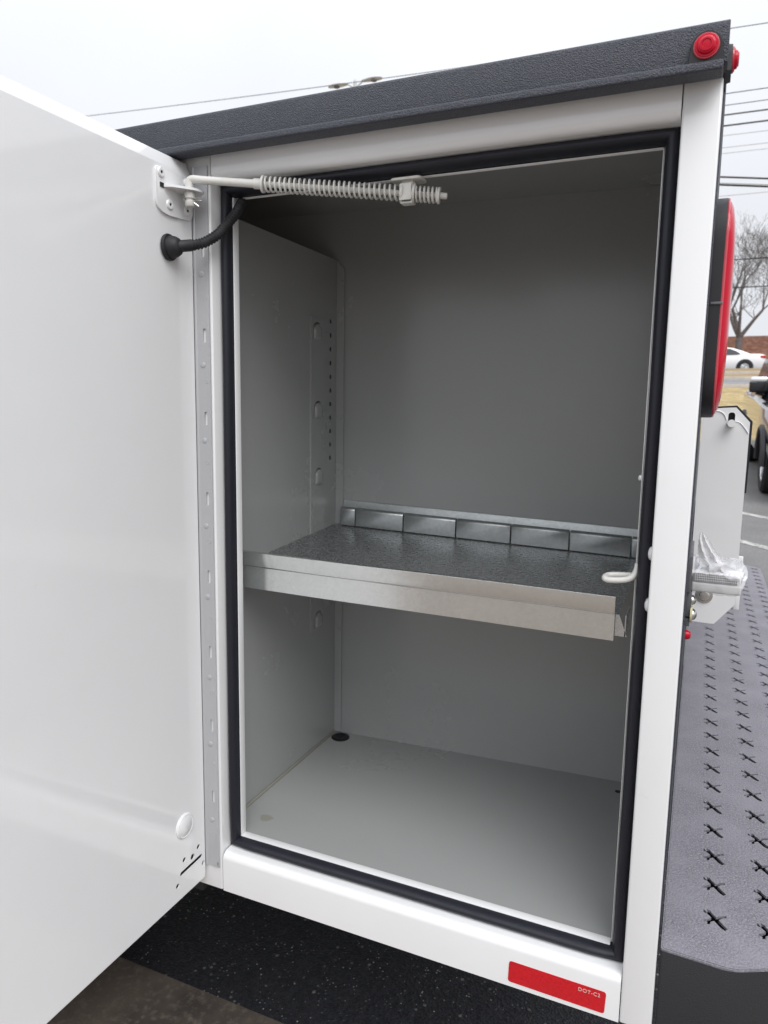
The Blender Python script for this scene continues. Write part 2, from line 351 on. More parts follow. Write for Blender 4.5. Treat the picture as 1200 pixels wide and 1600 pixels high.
for (p, q) in (((1160, 802), (1204, 811)), ((1150, 844), (1188, 854))):
    a, b = ground_hit(*p), ground_hit(*q); d = (b - a).normalized(); a -= d * 2.6; b += d * 1.8; s = Vector((-d.y, d.x, 0)).normalized() * .05
    bm = B(); ns_ = 24; prev = None
    for i in range(ns_ + 1):
        c = a.lerp(b, i / ns_)
        cur = [bm.verts.new((q_.x, q_.y, gz(q_.y) + .004)) for q_ in (c - s, c + s)]
        if prev: bm.faces.new((prev[0], prev[1], cur[1], cur[0]))
        prev = cur
    tag(obj('parking_line', bm, M['line']), kind='structure')

# ------------------------------------------------------------------ service truck
T = empty('service_truck', (-2.3, 1.17, -.63), 'white service truck with open rear side compartment and black coated top rail', 'truck')
XL, XR = -.5655, -.0335         # seams of header and sill with the posts
# body shell ------------------------------------------------------------------
bm = B(); box(bm, XR, 0, 0, .036, 0, .9745, .0022, 3); obj('corner_post', bm, M['white'], T)
bm = B(); box(bm, -.640, XL - .0008, 0, .036, 0, .9745, .0018, 3); obj('hinge_post', bm, M['white'], T)
def channel(z_out, z_in, z_far, sgn):
    """face at y=0 that turns with a rounded fold to the recessed flange"""
    r = .010; pr = [(.0, z_out)]
    for k in range(9):
        a = math.pi / 2 * k / 8
        pr.append((r - r * math.cos(a), z_in - sgn * (r - r * math.sin(a)) ))
    pr += [(.034, z_in + sgn * .0015), (.034, z_in - sgn * .006), (.0115, z_in - sgn * .0125), (.0115, z_out)]
    return pr
bm = B(); prism(bm, channel(0, .0565, 0, 1), 0, XL + .0008, XR - .0008); sill = obj('sill', bm, M['white'], T)
bm = B(); prism(bm, channel(.9745, .9435, 0, -1), 0, XL + .0008, XR - .0008); obj('header', bm, M['white'], T)
bm = B(); box(bm, -2.60, -.003, .0120, .0160, .9560, 1.0055); obj('header_backing', bm, M['interior'], T)
# recessed flange carrying the seal, with turned-in lips
bm = B()
box(bm, -.589, -.5515, .0345, .0365, .01, .99); box(bm, -.0498, -.03, .0345, .0365, .01, .99)
box(bm, -.5515, -.0498, .0345, .0365, .01, .0715); box(bm, -.5515, -.0498, .0345, .0365, .9285, .99)
obj('jamb_flange', bm, M['white'], T)
bm = B(); box(bm, -.5530, -.5512, .0262, .0372, .0700, .9300, .0006); box(bm, -.0500, -.0490, .0330, .0372, .0700, .9300, .0004)
box(bm, -.5512, -.0502, .0262, .0372, .0700, .0718, .0006); box(bm, -.5512, -.0502, .0320, .0372, .9288, .9300, .0004)
obj('jamb_lip', bm, M['white'], T)
# compartment lining
bm = B(); prism(bm, [(-1.2, .3435), (-.005, .4202), (-.005, .4222), (-1.2, .3455)], 2, .06, 1.0005); back = obj('back_wall', bm, M['interior'], T)
bm = B(); box(bm, -.60, -.03, .0368, .43, .060, .0708); floor = obj('compartment_floor', bm, M['interior'], T)
bm = B(); box(bm, -1.2, -.004, .0, .43, 1.0005, 1.0025); obj('compartment_ceiling', bm, M['interior'], T)
bm = B(); box(bm, -.0335, -.0315, .0375, .43, .06, 1.0005); obj('side_wall', bm, M['interior'], T)
# partition with slots and keyhole tabs cut through it
holes = [slot2(.3585, .8178 - i * (.8178 - .5856) / 10, .0070, .0078, 4) for i in range(11)]
tabs = [(.3085, .796), (.312, .668), (.3145, .556), (.315, .306)]
for (ty, tz) in tabs:
    o_, i_ = [], []
    for k in range(11):
        a = math.radians(62 + 118 * k / 10)
        o_.append((ty + .0165 * math.cos(a), tz + .0150 * math.sin(a))); i_.append((ty + .0125 * math.cos(a), tz + .0122 * math.sin(a)))
    o_.append((ty - .0165, tz - .013)); i_.append((ty - .0125, tz - .013))
    holes.append(o_ + i_[::-1])
bm = holed(rect(.040, .3832, .0725, .922), holes, 0, -.5898, -.589); part = obj('partition_wall', bm, M['interior'], T, 20)
bm = B(); prism(bm, rounded(rect(.286, .334, .505, .8185), .002, 2), 0, -.589, -.5879, .0005, 1)
bm2 = holed(rounded(rect(.287, .335, .285, .8185), .002, 2), [h for h in holes[11:]], 0, -.5892, -.5866); bm.free()
obj('shelf_standard', bm2, M['interior'], part, 20)
for (ty, tz) in tabs:
    bm = B(); rings = []
    for h, f_r in ((0, 1.0), (.0022, .94), (.0036, .78), (.0040, .45)):
        rings.append([bm.verts.new((-.5876 + h, ty + f_r * a_, tz + f_r * b_)) for a_, b_ in rounded([(-.0120, -.0140), (.0120, -.0140), (.0120, .0060), (.0, .0140), (-.0120, .0060)], .004, 3)])
    for A_, C_ in zip(rings, rings[1:]):
        for k in range(len(A_)): bm.faces.new((A_[k], A_[(k + 1) % len(A_)], C_[(k + 1) % len(C_)], C_[k]))
    bm.faces.new(rings[-1]); obj('tab', bm, M['interior'], part)
bm = B(); prism(bm, [(-.589, .0725), (-.575, .0725), (-.574, .9075), (-.589, .921)], 1, .3795, .3812, .0004, 1); obj('corner_strip', bm, M['interior'], part)
for z in (.885, .655, .27): 
    bm = B(); lathe(bm, [(.0035, 0), (.003, .0012), (0, .0016)], (-.580, .3795, z), (0, -1, 0), 10); obj('rivet', bm, M['interior'], part)
bm = B(); box(bm, -.5888, -.5852, .041, .381, .0700, .0745, .0012); obj('sealant_bead', bm, M['stain'], floor)
bm = B(); lathe(bm, [(.0165, 0), (.0165, .0012), (.0145, .0026), (.009, .0026), (.0075, .0014), (.003, .0014), (0, .0018)], (-.5665, .362, .0708), (0, 0, 1), 28); obj('drain_plug', bm, M['hole'], floor)
bm = B(); c = px(416, 1277, 2, .0721); prism(bm, [(c.x + .010 * math.cos(a) * (1 + .2 * math.sin(3 * a)), c.y + .008 * math.sin(a)) for a in [k * math.pi / 12 for k in range(24)]], 2, .0706, .0711); obj('paint_spot', bm, M['stain'], floor)
bm = B(); lathe(bm, [(.004, 0), (.004, .0008), (0, .001)], px(965, 1237, 2, .0708), (0, 0, 1), 12); obj('drain_hole', bm, M['hole'], floor)
# reflective tape and its print on the sill
bm = B(); prism(bm, rounded([(-.1595, .0064), (-.0500, .0051), (-.0488, .0318), (-.1588, .0331)], .0035, 4), 1, -.0005, .0004); obj('reflective_tape', bm, M['red_tape'], sill)
def text_bm(s, size, loc, mw, ext=.0001):
    cu = bpy.data.curves.new('tmp', 'FONT'); cu.body = s; cu.size = size; cu.extrude = ext; cu.space_character = 1.1
    o = bpy.data.objects.new('tmp', cu); COL.objects.link(o); dg = bpy.context.evaluated_depsgraph_get()
    me = bpy.data.meshes.new_from_object(o.evaluated_get(dg)); bm = bmesh.new(); bm.from_mesh(me)
    for v in bm.verts: v.co = Vector(loc) + mw @ v.co
    bpy.data.objects.remove(o); bpy.data.curves.remove(cu); bpy.data.meshes.remove(me); return bm
XZ = Matrix(((1, 0, 0), (0, 0, -1), (0, 1, 0)))
bm = text_bm('DOT-C2', .0062, (-.0795, -.00065, .0238), XZ); obj('tape_print', bm, M['print'], sill, 0)
# door seal ------------------------------------------------------------------
def seal():
    bm = B(); x0, x1, z0, z1 = -.5600, -.0412, .0632, .9371
    prof = []
    for k in range(15):
        a = math.pi * (-.08 + 1.16 * k / 14); prof.append(((.0078 if math.cos(a) > 0 else .0066) * math.cos(a), -.0150 * math.sin(a) if math.sin(a) > 0 else -.0088 * math.sin(a)))
    prof = [(.0080, .0052), (.0094, .0026), (.0088, .0012)] + prof + [(-.0066, .0030), (-.0066, .0052)]
    loop = []
    def run(a, b, n, nrm):
        for i in range(n): loop.append((a + (b - a) * (i / n), nrm))
    cs = [Vector((x0, 0, z0)), Vector((x1, 0, z0)), Vector((x1, 0, z1)), Vector((x0, 0, z1))]
    dirs = [Vector((0, 0, -1)), Vector((1, 0, 0)), Vector((0, 0, 1)), Vector((-1, 0, 0))]
    rings = []
    for s in range(4):
        a, b = cs[s], cs[(s + 1) % 4]; n = 40; t = (b - a).normalized(); o = dirs[s]; op = dirs[s - 1]
        for i in range(n + 1):
            if i == n: continue
            p = a + (b - a) * (i / n)
            m_ = (o + op) if i == 0 else o      # mitre at the corner
            wob = .0009 * noise.noise((p.x * 7, 1.7, p.z * 7)) if i else 0
            sq_ = 1 - (.18 * math.exp(-((min(i, n - i)) / 1.2) ** 2))
            rings.append([bm.verts.new(p + m_ * (u + wob) + Vector((0, .0292 + v * sq_, 0))) for u, v in prof])
    m = len(rings); k = len(prof)
    for i in range(m):
        A, C = rings[i], rings[(i + 1) % m]
        for j in range(k - 1): bm.faces.new((A[j], A[j + 1], C[j + 1], C[j]))
    return bm
obj('door_seal', seal(), M['rubber'], T, 50)
# shelf ------------------------------------------------------------------
def shz(x, y):
    u = (x + .589) / .52; v = (y - .066) / .318
    return (.4465 * (1 - u) + .4430 * u) * (1 - v) + (.4672 * (1 - u) + .4480 * u) * v
bm = B(); g = []
for i in range(13):
    g.append([bm.verts.new((-.588 + .520 * i / 12, .066 + .318 * j / 8 + (.032 * i / 12 * j / 8), shz(-.588 + .52 * i / 12, .066 + .318 * j / 8))) for j in range(9)])
for i in range(12):
    for j in range(8): bm.faces.new((g[i][j], g[i + 1][j], g[i + 1][j + 1], g[i][j + 1]))
bmesh.ops.solidify(bm, geom=bm.faces[:], thickness=.0016)
shelf = obj('shelf', bm, M['galv_dull'], T)
def lip_prof(z): # (y, z) section of the folded front lip
    return [(.0660, z - .0525), (.0652, z - .0525), (.0655, z - .0220), (.0628, z - .0205), (.0620, z - .0190), (.0622, z - .0010), (.0632, z), (.0650, z + .0003), (.0664, z - .001), (.0668, z - .0195), (.0675, z - .0205), (.0672, z - .0525)]
bm = B(); rows = []
for i in range(25):
    t = i / 24; x = -.588 + .517 * t; z = .4735 + (.4685 - .4735) * t + .0006 * noise.noise((x * 6, 0, 0))
    rows.append([bm.verts.new((x, y, zz)) for y, zz in lip_prof(z)])
k = len(rows[0])
for a, b in zip(rows, rows[1:]):
    for j in range(k): bm.faces.new((a[j], a[(j + 1) % k], b[(j + 1) % k], b[j]))
bm.faces.new(rows[0]); bm.faces.new(rows[-1][::-1]); obj('front_lip', bm, M['galv'], shelf)
bm = B(); prism(bm, [(-.0705, .4455), (-.0665, .4455), (-.0572, .4205), (-.0705, .4205)], 1, .0700, .0712); prism(bm, [(.070, .4205), (.070, .4455), (.120, .4440), (.085, .4205)], 0, -.0600, -.0588); obj('end_gusset', bm, M['galv_dull'], shelf)
gx = [-.5735, -.5444, -.4555, -.3625, -.2705, -.1770, -.0835, -.066]
def yb(x): return .3832 + .0642 * (x + .589)
for a, b in zip(gx, gx[1:]):
    bm = B(); a_, b_ = a + .0008, b - .0008
    pr = lambda x: [(yb(x) - .0172, shz(x, .37) + .0012), (yb(x) - .0172, shz(x, .37) + .0285), (yb(x) - .0155, shz(x, .37) + .0315), (yb(x) - .0095, shz(x, .37) + .0335), (yb(x) - .0085, shz(x, .37) + .0012)]
    A = [bm.verts.new((a_, y, z)) for y, z in pr(a_)]; C = [bm.verts.new((b_, y, z)) for y, z in pr(b_)]
    for j in range(5): bm.faces.new((A[j], A[(j + 1) % 5], C[(j + 1) % 5], C[j]))
    bm.faces.new(A); bm.faces.new(C[::-1])
    bmesh.ops.bevel(bm, geom=[e for e in bm.edges], offset=.0006, segments=1, affect='EDGES')
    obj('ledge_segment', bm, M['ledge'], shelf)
bm = B()
pr = lambda x: [(yb(x) - .0075, shz(x, .37) + .0015), (yb(x) - .0075, shz(x, .37) + .0345), (yb(x) - .0030, shz(x, .37) + .0440), (yb(x) - .0008, shz(x, .37) + .0445), (yb(x) - .0008, shz(x, .37) + .0015)]
A = [bm.verts.new((-.572, y, z)) for y, z in pr(-.572)]; C = [bm.verts.new((-.064, y, z)) for y, z in pr(-.064)]
for j in range(5): bm.faces.new((A[j], A[(j + 1) % 5], C[(j + 1) % 5], C[j]))
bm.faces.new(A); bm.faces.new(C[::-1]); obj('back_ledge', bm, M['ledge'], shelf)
# door ------------------------------------------------------------------
XD = -.592
dh = [circ(-.0182, .0692, .0034, 12), circ(-.0481, .0675, .0034, 12), circ(-.0309, .0618, .0042, 12), circ(-.0085, .0395, .0033, 12), circ(-.0625, .0382, .0034, 12)]
sa, sb = Vector((-.0100, .0525)), Vector((-.0570, .0508)); n_ = Vector((-(sb - sa).y, (sb - sa).x)).normalized() * .0029
dh.append(rounded([(sa + n_)[:], (sb + n_)[:], (sb - n_)[:], (sa - n_)[:]], .0026, 3))
bm = holed(rounded(rect(-.545, -.0042, .0178, .9492), [.004] * 4, 4), dh, 0, XD - .0016, XD)
door = obj('door', bm, M['white'], T, 30)
bm = B()   # outer skin and edge returns of the pan
box(bm, -.6260, -.6242, -.553, .004, .010, .9700, .0006)
prism(bm, [(-.5936, .9478), (XD - .0002, .9482), (-.5928, .9510), (-.5995, .9655), (-.6245, .9668), (-.6245, .9640), (-.6010, .9628), (-.5950, .9498)], 1, -.546, -.0038)
box(bm, -.6242, XD - .0018, -.546, -.5445, .0178, .949); box(bm, -.6242, XD - .0018, -.0060, -.0045, .0178, .949)
box(bm, -.6242, XD - .0002, -.545, -.0042, .0160, .0176); obj('door_shell', bm, M['white'], door)
bm = B(); box(bm, -.6100, -.5965, -.100, -.0075, .0200, .0850); obj('hole_shade_panel', bm, M['hole'], door)  # added dark panel, paints the shade seen through the door holes
bm = B(); lathe(bm, [(.0170, 0), (.0172, .0012), (.0150, .0030), (.0135, .0024), (.0128, .0030), (0, .0034)], px(288, 1290, 0, XD), (1, 0, 0), 32); obj('plug_cap', bm, M['white'], door)
# retainer bracket on the door
bm = B(); prism(bm, rounded([(-.0705, .8985), (-.052, .8935), (-.0055, .8965), (-.0048, .9460), (-.0700, .9450)], [.016, .016, .008, .005, .006], 5), 0, XD, XD + .0028, .0008, 2); obj('bracket_plate', bm, M['white'], door)
for y, z in ((-.0620, .9385), (-.0480, .9060), (-.0165, .9065), (-.0150, .9390)):
    bm = B(); lathe(bm, [(.0058, 0), (.0058, .0008), (.0048, .0019), (.0022, .0020), (.0016, .0006), (0, .0006)], (XD + .0028, y, z), (1, 0, 0), 20); obj('rivet', bm, M['white'], door)
    bm = B(); lathe(bm, [(.0015, 0), (.0013, .0012), (0, .0013)], (XD + .0034, y, z), (1, 0, 0), 10); obj('rivet_hole_dark', bm, M['hole'], door)  # dark disc painted in for the shaded centre hole of the rivet
bm = B(); prism(bm, rounded([(XD + .002, -.0585), (XD + .012, -.0545), (-.5625, -.0330), (-.5610, -.0160), (XD + .002, -.0060)], [.001, .003, .006, .006, .001], 4), 2, .9235, .9262, .0006, 1); obj('bracket_tab', bm, M['white'], door)
bm = B(); box(bm, XD + .0026, XD + .0036, -.0640, -.0575, .9222, .9275); obj('tab_slit', bm, M['hole'], door)
# hinge
hs_ = []
for i in range(9):
    z = .863 - .1035 * i
    if z > .05: hs_.append(slot2(-.5772, z, .0046, .0175, 5))
for i in range(9):
    z = .9095 - .1032 * i
    hs_.append(circ(-.5755, z, .0019, 10))
hs_.append(rounded([(-.5725, .0350), (-.5705, .0350), (-.5705, .0420), (-.5725, .0420)], .0006, 2))
bm = holed(rect(-.5888, -.5692, .0345, .9610), hs_, 1, -.0026, -.0004); hinge = obj('hinge', bm, M['hinge'], T, 25)
for i in range(9):
    z = .9105 - .1032 * i - (.018 if i % 2 else .026)
    bm = B(); lathe(bm, [(.0036, 0), (.0035, .0005), (.0028, .0009), (0, .0008)], (-.5800, -.0026, z + .045), (0, -1, 0), 16); obj('rivet', bm, M['hinge'], hinge)
    bm = B(); lathe(bm, [(.0030, 0), (.0029, .0003), (.0020, .0004), (.0019, .0001)], (-.5755, -.0026, .9095 - .1032 * i), (0, -1, 0), 14); obj('screw_ring', bm, M['hinge'], hinge)
bm = B(); tube(bm, [(-.5905, -.0005, .0345), (-.5905, -.0005, .9612)], .0032, 12); obj('knuckle', bm, M['hinge'], hinge)
# door retainer ------------------------------------------------------------------
RA, RC = Vector((-.5725, -.0300, .9375)), Vector((-.3205, .0290, .9125))
rdv = (RC - RA).normalized(); RC = RC + rdv * .003; RT = RC + rdv * .034
bm = B(); tube(bm, bez([(-.5735, -.0305, .9150), (-.5735, -.0305, .9300), (-.5712, -.0298, .9372), tuple(RA + rdv * .016)], 6) + [RA + rdv * .09], .0047, 14); tube(bm, [RA + rdv * .085, RT + rdv * .004], .0033, 12)
ret = obj('door_retainer', bm, M['cream'], T)
def helix(a, b, turns, r, wr, n=14):
    d = (b - a).normalized(); s = d.orthogonal().normalized(); t = d.cross(s); P = []
    for i in range(int(turns * n) + 1):
        ph = 2 * math.pi * i / n; P.append(a + (b - a) * (i / (turns * n)) + (s * math.cos(ph) + t * math.sin(ph)) * r)
    bm = B(); tube(bm, P, wr, 7); return bm
s0 = RA + rdv * .0935; s1 = RC - rdv * .0105
obj('spring', helix(s0, s1, 27, .0079, .00125), M['cream'], ret)
bm = B(); lathe(bm, [(.0046, 0), (.0095, 0), (.0098, .0012), (.0095, .0026), (.0046, .0026)], s0 - rdv * .0034, rdv, 24); obj('spring_washer', bm, M['cream'], ret)
bm = B(); lathe(bm, [(.0058, 0), (.0060, .001), (.0058, .009), (.0045, .010)], s0 - rdv * .0135, rdv, 18); obj('rod_crimp', bm, M['cream'], ret)
obj('end_spring', helix(RC + rdv * .008, RT, 5.6, .0079, .00125), M['cream'], ret)
bm = B(); lathe(bm, [(.0046, 0), (.009, 0), (.009, .0022), (.0046, .0022)], RT, rdv, 20); lathe(bm, [(.0036, 0), (.0034, .007), (0, .008)], RT + rdv * .003, rdv, 12); obj('end_cap', bm, M['cream'], ret)
bm = B(); R3 = Vector((0, 0, 1))
for s in (-1, 1):
    lathe(bm, [(.0052, -.0014), (.0108, -.0014), (.0113, 0), (.0108, .0014), (.0052, .0014)], RC + rdv * (.0068 * s), rdv, 24)
box(bm, RC.x - .0072, RC.x + .0072, RC.y - .0098, RC.y - .0070, RC.z - .009, RC.z + .009, .001)
box(bm, RC.x - .0072, RC.x + .0072, RC.y - .006, RC.y + .006, RC.z - .0118, RC.z - .0092, .001)
box(bm, RC.x - .0068, RC.x + .0068, RC.y - .0035, RC.y + .0075, RC.z + .004, RC.z + .0150, .001)
prism(bm, rounded([(RC.x - .0190, .0205), (RC.x + .0175, .0205), (RC.x + .0175, .0440), (RC.x - .0190, .0440)], .004, 4), 2, .9252, .9278, .0006, 1)
obj('swivel_bracket', bm, M['cream'], ret)
pn = Vector((-.5735, -.0305, .915))
bm = B(); lathe(bm, [(.0050, 0), (.0058, .001), (.0058, .0060), (.0046, .0066), (.0046, .0090), (.0062, .0092), (.0062, .0150), (0, .0152)], pn + Vector((0, 0, -.0085)), (0, 0, 1), 18); obj('pin', bm, M['cream'], ret)
bm = B(); q = pn + Vector((0, 0, -.001)); tube(bm, [q + Vector((-.006, -.004, .001)), q + Vector((.006, .003, 0)), q + Vector((.013, .006, -.0005))], .0009, 6)
tube(bm, [q + Vector((-.006, -.004, .0005)), q + Vector((.005, .001, -.003)), q + Vector((.010, .004, -.007))], .0009, 6); obj('cotter_pin', bm, M['steel'], ret)
# wiring conduit ------------------------------------------------------------------
bc = Vector((XD, -.0495, .8575))
bm = B(); lathe(bm, [(.0150, 0), (.0156, .002), (.0150, .0040), (.0128, .0044), (.0128, .0060), (.0120, .0105), (.0098, .0150), (.0070, .0175), (0, .018)], bc, (1, .12, .03), 28)
wc = obj('wiring_conduit', bm, M['dark_rubber'], T)
hp = bez([(-.5835, -.0485, .8580), (-.5745, -.0440, .8590), (-.5672, -.030, .8628), (-.5607, -.02, .8672), (-.5528, -.005, .8788), (-.5480, .008, .8935), (-.5435, .023, .9115), (-.5450, .040, .9330), (-.5480, .055, .955)], 30)
cum = 0; rr = []
for i, p in enumerate(hp):
    if i: cum += (p - hp[i - 1]).length
    rr.append((.0068 if cum < .024 else .0057) + (.00075 * math.cos(2 * math.pi * cum / .0042) if cum > .022 else 0))
bm = B(); tube(bm, hp, rr, 14); obj('corrugated_hose', bm, M['dark_rubber'], wc, 60)
# striker loop and bolts on the post
bm = B(); tube(bm, bez([(-.0475, .0300, .5140), (-.0485, .0285, .5070), (-.0520, .0265, .5000), (-.0600, .0240, .4965), (-.0745, .0235, .4950), (-.0800, .0275, .4955), (-.0790, .0360, .4965), (-.0720, .0395, .4975), (-.0560, .0400, .4985), (-.0480, .0400, .4990)], 8), .0033, 12)
obj('striker_loop', bm, M['cream'], T)
for z in (.5283, .4737):
    bm = B(); lathe(bm, [(.0078, 0), (.0078, .0008), (.0066, .0030), (.0040, .0044), (0, .0048)], (XR + .0002, .0195, z), (-1, 0, 0), 22); obj('bolt', bm, M['white'], T)
bm = B(); lathe(bm, [(.0032, 0), (.003, .002), (0, .003)], (-.0510, .040, .604), (-1, -.2, 0), 12); obj('rivet', bm, M['white'], T)
# top rail (spray-lined) ------------------------------------------------------------------
def textured_slab(bm, x0, x1, y0, y1, z0, z1, bev): box(bm, x0, x1, y0, y1, z0, z1, bev, 4)
bm = B()   # hollow cap: front band, top sheet, rear and inner returns as one bevelled shell
cp = [(-.0250, .9755), (-.0250, 1.0112), (.4400, 1.0112), (.4400, .9755), (.4360, .9755), (.4360, 1.0062), (-.0010, 1.0062), (-.0010, .9755)]
prism(bm, rounded(cp, [.002, .004, .004, .001, .001, .001, .001, .001], 4), 0, -2.62, .0022, .0018, 2)
box(bm, -.0020, .0020, .0000, .4355, .9758, 1.0060, .0005)
box(bm, -2.62, -.0010, -.0335, -.0100, .9680, .9762, .0022, 4); rail = obj('top_rail', bm, M['liner'], T)
def marker(org, ax, n2):
    o = Vector(org); a = Vector(ax); t = Vector((0, 0, 1)).cross(a)
    bm = B(); poly = []
    for k in range(21):
        ang = math.pi * k / 20; poly.append((.0134 * math.cos(ang), .0134 * math.sin(ang)))
    poly += [(-.0150, -.0140), (.0150, -.0140)]
    lo = [bm.verts.new(o + t * u + Vector((0, 0, v))) for u, v in poly]; hi = [bm.verts.new(o + t * u * .93 + Vector((0, 0, v * .95)) + a * .0046) for u, v in poly]
    bm.faces.new(lo); bm.faces.new(hi[::-1]); k = len(poly)
    for i in range(k): bm.faces.new((lo[i], lo[(i + 1) % k], hi[(i + 1) % k], hi[i]))
    m = obj('marker_light', bm, M['dark_rubber'], T)
    bm = B(); lathe(bm, [(.0100, .0040), (.0101, .0058), (.0093, .0070), (.0080, .0072), (.0072, .0090), (.0064, .0092), (.0056, .0102), (.0040, .0104), (.0034, .0096), (.0022, .0098), (0, .0100)], o, a, 32)
    obj('lens', bm, M['red_lens'], m)
    bm = B(); lathe(bm, [(.0100, .0040), (.0109, .0048), (.0105, .0062), (.0098, .0064)], o, a, 32); obj('lens_rim', bm, M['red_clear'], m)
marker((-.0157, -.0252, .9893), (0, -1, 0), 0)
marker((.0010, .0060, .9890), (1, 0, 0), 1)
# rear end ------------------------------------------------------------------
bm = B(); box(bm, -.0015, .0018, .0362, .430, .10, .9745, .0008); obj('rear_panel', bm, M['liner'], T)
def stadium_lens(y0, y1, z0, z1, r, levels):
    bm = B(); rings = []
    for x, ins in levels:
        rings.append([bm.verts.new((x, a, b)) for a, b in rounded(rect(y0 + ins, y1 - ins, z0 + ins * 2.6, z1 - ins * 2.6), max(r - ins, .004), 8)])
    for A, C in zip(rings, rings[1:]):
        for k in range(len(A)): bm.faces.new((A[k], A[(k + 1) % len(A)], C[(k + 1) % len(C)], C[k]))
    bm.faces.new(rings[0][::-1]); bm.faces.new(rings[-1]); return bm
bm = stadium_lens(.040, .150, .668, .8895, .052, [(.0018, 0), (.0122, 0), (.0128, .0008)]); tl = obj('tail_light', bm, M['black'], T)
bm = stadium_lens(.042, .148, .671, .8865, .051, [(.0126, 0), (.0155, .0002), (.0180, .0024), (.0202, .0070), (.0215, .0140), (.0222, .0230), (.0225, .0340)]); obj('lens', bm, M['red_lens'], tl)
bm = B(); tube(bm, [(.0132, a, b) for a, b in rounded(rect(.0410, .1490, .6695, .8880), .0515, 8)], .0014, 8, closed=True); obj('lens_rim', bm, M['red_clear'], tl)
bm = B(); box(bm, .0030, .0142, .0380, .0440, .7790, .7815, .0006); obj('housing_tab', bm, M['grey_plastic'], tl)
# tailgate end-on, its pin and slot
prof = [(.0030, .3640), (.0402, .3633), (.0662, .3960), (.0655, .6608), (.0465, .6815), (.0030, .6790)]
bm = holed(prof, [slot2(.0415, .6648, .0088, .0190, 6)], 1, .3850, .3885); tg = obj('tailgate', bm, M['white'], T, 30)
bm = B(); prism(bm, [(.0045, .3670), (.0390, .3660), (.0630, .3980), (.0625, .6585), (.0450, .6780), (.0045, .6760)], 1, .3995, 1.955, .001, 1); obj('tailgate_skin', bm, M['white'], tg)
bm = B(); box(bm, .0640, .0725, .3925, .3960, .3870, .4670, .001); obj('tailgate_flange', bm, M['white'], tg)
bm = B(); prism(bm, [(.0475, .6842), (.0690, .6620), (.0686, .560), (.0640, .560), (.0640, .6595), (.0455, .6790), (.012, .6780), (.012, .6818)], 1, .3888, .3930); obj('dark_edge_strip', bm, M['rubber'], tg)  # dark strip along the plate's top and upper right edge
bm = B(); box(bm, .033, .050, .3935, .3955, .650, .677); obj('slot_shade_backing', bm, M['hole'], tg)  # black plate added to paint the shade inside the slot
bm = B(); lathe(bm, [(.0052, -.02), (.0056, -.004), (.0048, -.0052), (.0030, -.0052), (.0026, -.0044), (0, -.0044)], (.0415, .388, .6590), (0, 1, 0), 20); obj('pin', bm, M['white'], tg)
bm = B(); q1 = bez([(.018, .3842, .6765), (.026, .3842, .6755), (.032, .3842, .671), (.035, .3842, .664)], 6); tube(bm, q1, .0007, 6)
q2 = bez([(.047, .3842, .6620), (.053, .3842, .6600), (.060, .3842, .6520), (.0645, .3842, .6450)], 6); tube(bm, q2, .0007, 6); obj('weld_bead', bm, M['white'], tg)
bm = B(); lathe(bm, [(.0120, 0), (.0120, .0012), (.0085, .0014), (.0082, .0030), (.0060, .0052), (0, .0056)], (.0242, .3848, .4055), (0, -1, 0), 24); obj('bolt', bm, M['steel'], tg)
# lamp bracket, lamp and bolts on the rear panel
bm = B(); box(bm, .0012, .0056, .090, .200, .4750, .5160, .0008); box(bm, .0018, .0072, .095, .190, .4460, .4740, .0006); box(bm, .0018, .0066, .095, .190, .4350, .4440, .0006); br = obj('lamp_bracket', bm, M['grey_plastic'], T)
bm = B(); box(bm, .0060, .0560, .0950, .1900, .4755, .4862, .0022, 3); lamp = obj('plate_lamp', bm, M['lamp_base'], T)
bm = B(); box(bm, .0080, .0535, .0965, .1885, .4866, .4990, .0022, 3); lens = obj('lens', bm, M['lamp_clear'], lamp)
bm = B()
for i in range(23):
    for j in range(4): box(bm, .0098 + i * .00182, .0111 + i * .00182, .0961, .0968, .4874 + j * .0025, .4892 + j * .0025)
tag(obj('lens_cells', bm, M['grey_plastic'], lamp, 0), kind='stuff')
for (p, r, mm) in (((.0070, .100, .4645), .0058, 'steel'), ((.0085, .100, .4480), .0068, 'steel')):
    bm = B(); lathe(bm, [(r, 0), (r, .0012), (r * .75, .0035), (r * .3, .005), (0, .0052)], p, (1, 0, 0), 16); obj('bolt', bm, M[mm], br)
bm = B(); lathe(bm, [(.0095, 0), (.0095, .0022), (.004, .0024)], (.0066, .100, .4480), (1, 0, 0), 16); obj('washer', bm, M['yellow_zinc'], br)
bm = B(); lathe(bm, [(.0055, 0), (.0055, .0025), (.004, .0055), (0, .0065)], (.0030, .100, .4238), (1, 0, 0), 16); obj('reflector_button', bm, M['red_lens'], br)
